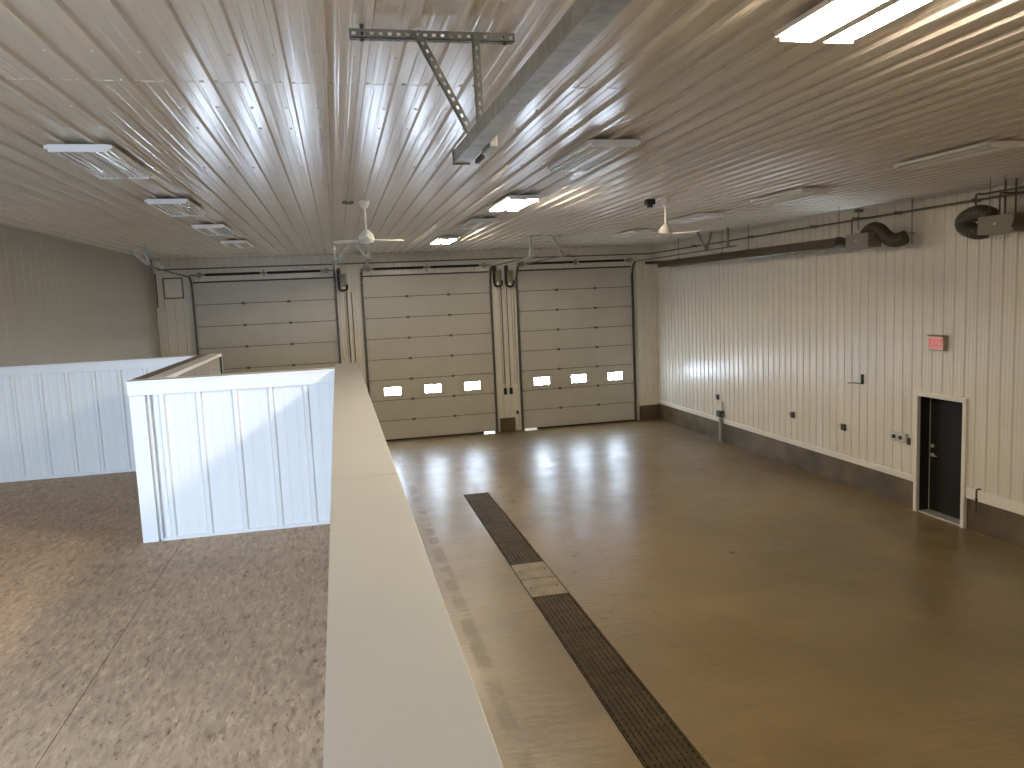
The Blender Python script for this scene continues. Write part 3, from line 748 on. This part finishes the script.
# ================================================================== TRENCH DRAIN
def grate(ya, yb, label):
    t = thing('floor_grate', ((TX0+TX1)/2, (ya+yb)/2, -.04), label, 'drain grate', 'grates over the trench drain')
    a, b = TX0+.012, TX1-.012; ya += .004; yb -= .004
    m = MB(); m.box(a, a+.014, ya, yb, -.04, 0).box(b-.014, b, ya, yb, -.04, 0).box(a, b, ya, ya+.014, -.04, 0).box(a, b, yb-.014, yb, -.04, 0)
    m.build('frame', M['rust'], t)
    m = MB(); n = 9
    for i in range(1, n):
        x = a+(b-a)*i/n; m.box(x-.023, x+.023, ya+.01, yb-.01, -.03, -.001)
    k = int((yb-ya)/.09)
    for i in range(1, k):
        y = ya+(yb-ya)*i/k; m.box(a+.01, b-.01, y-.03, y+.03, -.028, -.008)
    m.build('bars', M['rust'], t)
names = ['first', 'second', 'third', 'fourth']
for i in range(4):
    grate(15.85-(i+1)*1.135, 15.85-i*1.135, 'brown drain grate, %s of the far run counted from the overhead doors' % names[i])
for i in range(5):
    grate(9.94-(i+1)*1.156, 9.94-i*1.156, 'brown drain grate, %s of the near run counted from the tan covers' % (names+['last'])[i])
for ya, yb, lb in ((10.625, 11.305, 'tan solid trench cover touching the far run of grates'), (9.945, 10.62, 'tan solid trench cover touching the near run of grates')):
    t = thing('trench_cover', ((TX0+TX1)/2, (ya+yb)/2, -.04), lb, 'drain cover', 'solid covers in the trench drain')
    MB().box(TX0+.012, TX1-.012, ya+.004, yb-.004, -.04, .001).build('plate', M['cover'], t, bevel=.004)
    for x in (TX0+.08, TX1-.08): MB().cyl((x, (ya+yb)/2, .001), (x, (ya+yb)/2, .003), .018, 10).build('lift_hole', M['pit'], t)

# ================================================================== LIGHT
w = bpy.data.worlds.new('sky'); SC.world = w; w.use_nodes = True
nt = w.node_tree; bg = nt.nodes['Background']
sky = nt.nodes.new('ShaderNodeTexSky'); sky.sky_type = 'HOSEK_WILKIE'; sky.turbidity = 3.
nt.links.new(sky.outputs['Color'], bg.inputs['Color']); bg.inputs['Strength'].default_value = .8
def area(name, loc, direction, sx, sy, power, col, spread=180):
    l = bpy.data.lights.new(name, 'AREA'); l.shape = 'RECTANGLE'; l.size = sx; l.size_y = sy; l.energy = power; l.color = col
    l.spread = math.radians(spread)
    o = bpy.data.objects.new(name, l); COL.objects.link(o); o.location = loc
    o.rotation_euler = Vector(direction).to_track_quat('-Z', 'Y').to_euler(); return o
area('loft_window_light', ((WX0+WX1)/2, YB+.02, (WZ0+WZ1)/2), (.06, 1, -.38), WX1-WX0-.2, WZ1-WZ0-.2, 145, (.56, .745, 1.), 100)
s = bpy.data.lights.new('low_sun', 'SUN'); s.energy = 1.8; s.angle = math.radians(.5); s.color = (1., .96, .9)
so = bpy.data.objects.new('low_sun', s); COL.objects.link(so); so.location = (4, 30, 4)
so.rotation_euler = Vector((-.12, -1, -.20)).to_track_quat('-Z', 'Y').to_euler()

# ================================================================== CAMERA
F_PX, YAW, PITCH, ROLL, HC = 771.197, .2179, .1129, -.0442, 4.1259
cy, sy, cp, sp, cr, sr = math.cos(YAW), math.sin(YAW), math.cos(PITCH), math.sin(PITCH), math.cos(ROLL), math.sin(ROLL)
Fv = Vector((sy*cp, cy*cp, -sp)); Rv = Vector((cy, -sy, 0)); Uv = Rv.cross(Fv)
R2 = cr*Rv + sr*Uv; U2 = cr*Uv - sr*Rv
cam = bpy.data.cameras.new('camera'); cam.sensor_width = 36; cam.lens = F_PX/1024*36; cam.clip_start = .02
co = bpy.data.objects.new('camera', cam); COL.objects.link(co)
co.matrix_world = Matrix(((R2.x, U2.x, -Fv.x, 0), (R2.y, U2.y, -Fv.y, 0), (R2.z, U2.z, -Fv.z, HC), (0, 0, 0, 1)))
SC.camera = co

vs = SC.view_settings
SC.display_settings.display_device = 'sRGB'
vs.view_transform = 'Standard'; vs.look = 'None'; vs.gamma = 1; vs.use_curve_mapping = False
vs.exposure = 0.75
SC.cycles.use_denoising = True
SC.cycles.max_bounces = 10; SC.cycles.diffuse_bounces = 6
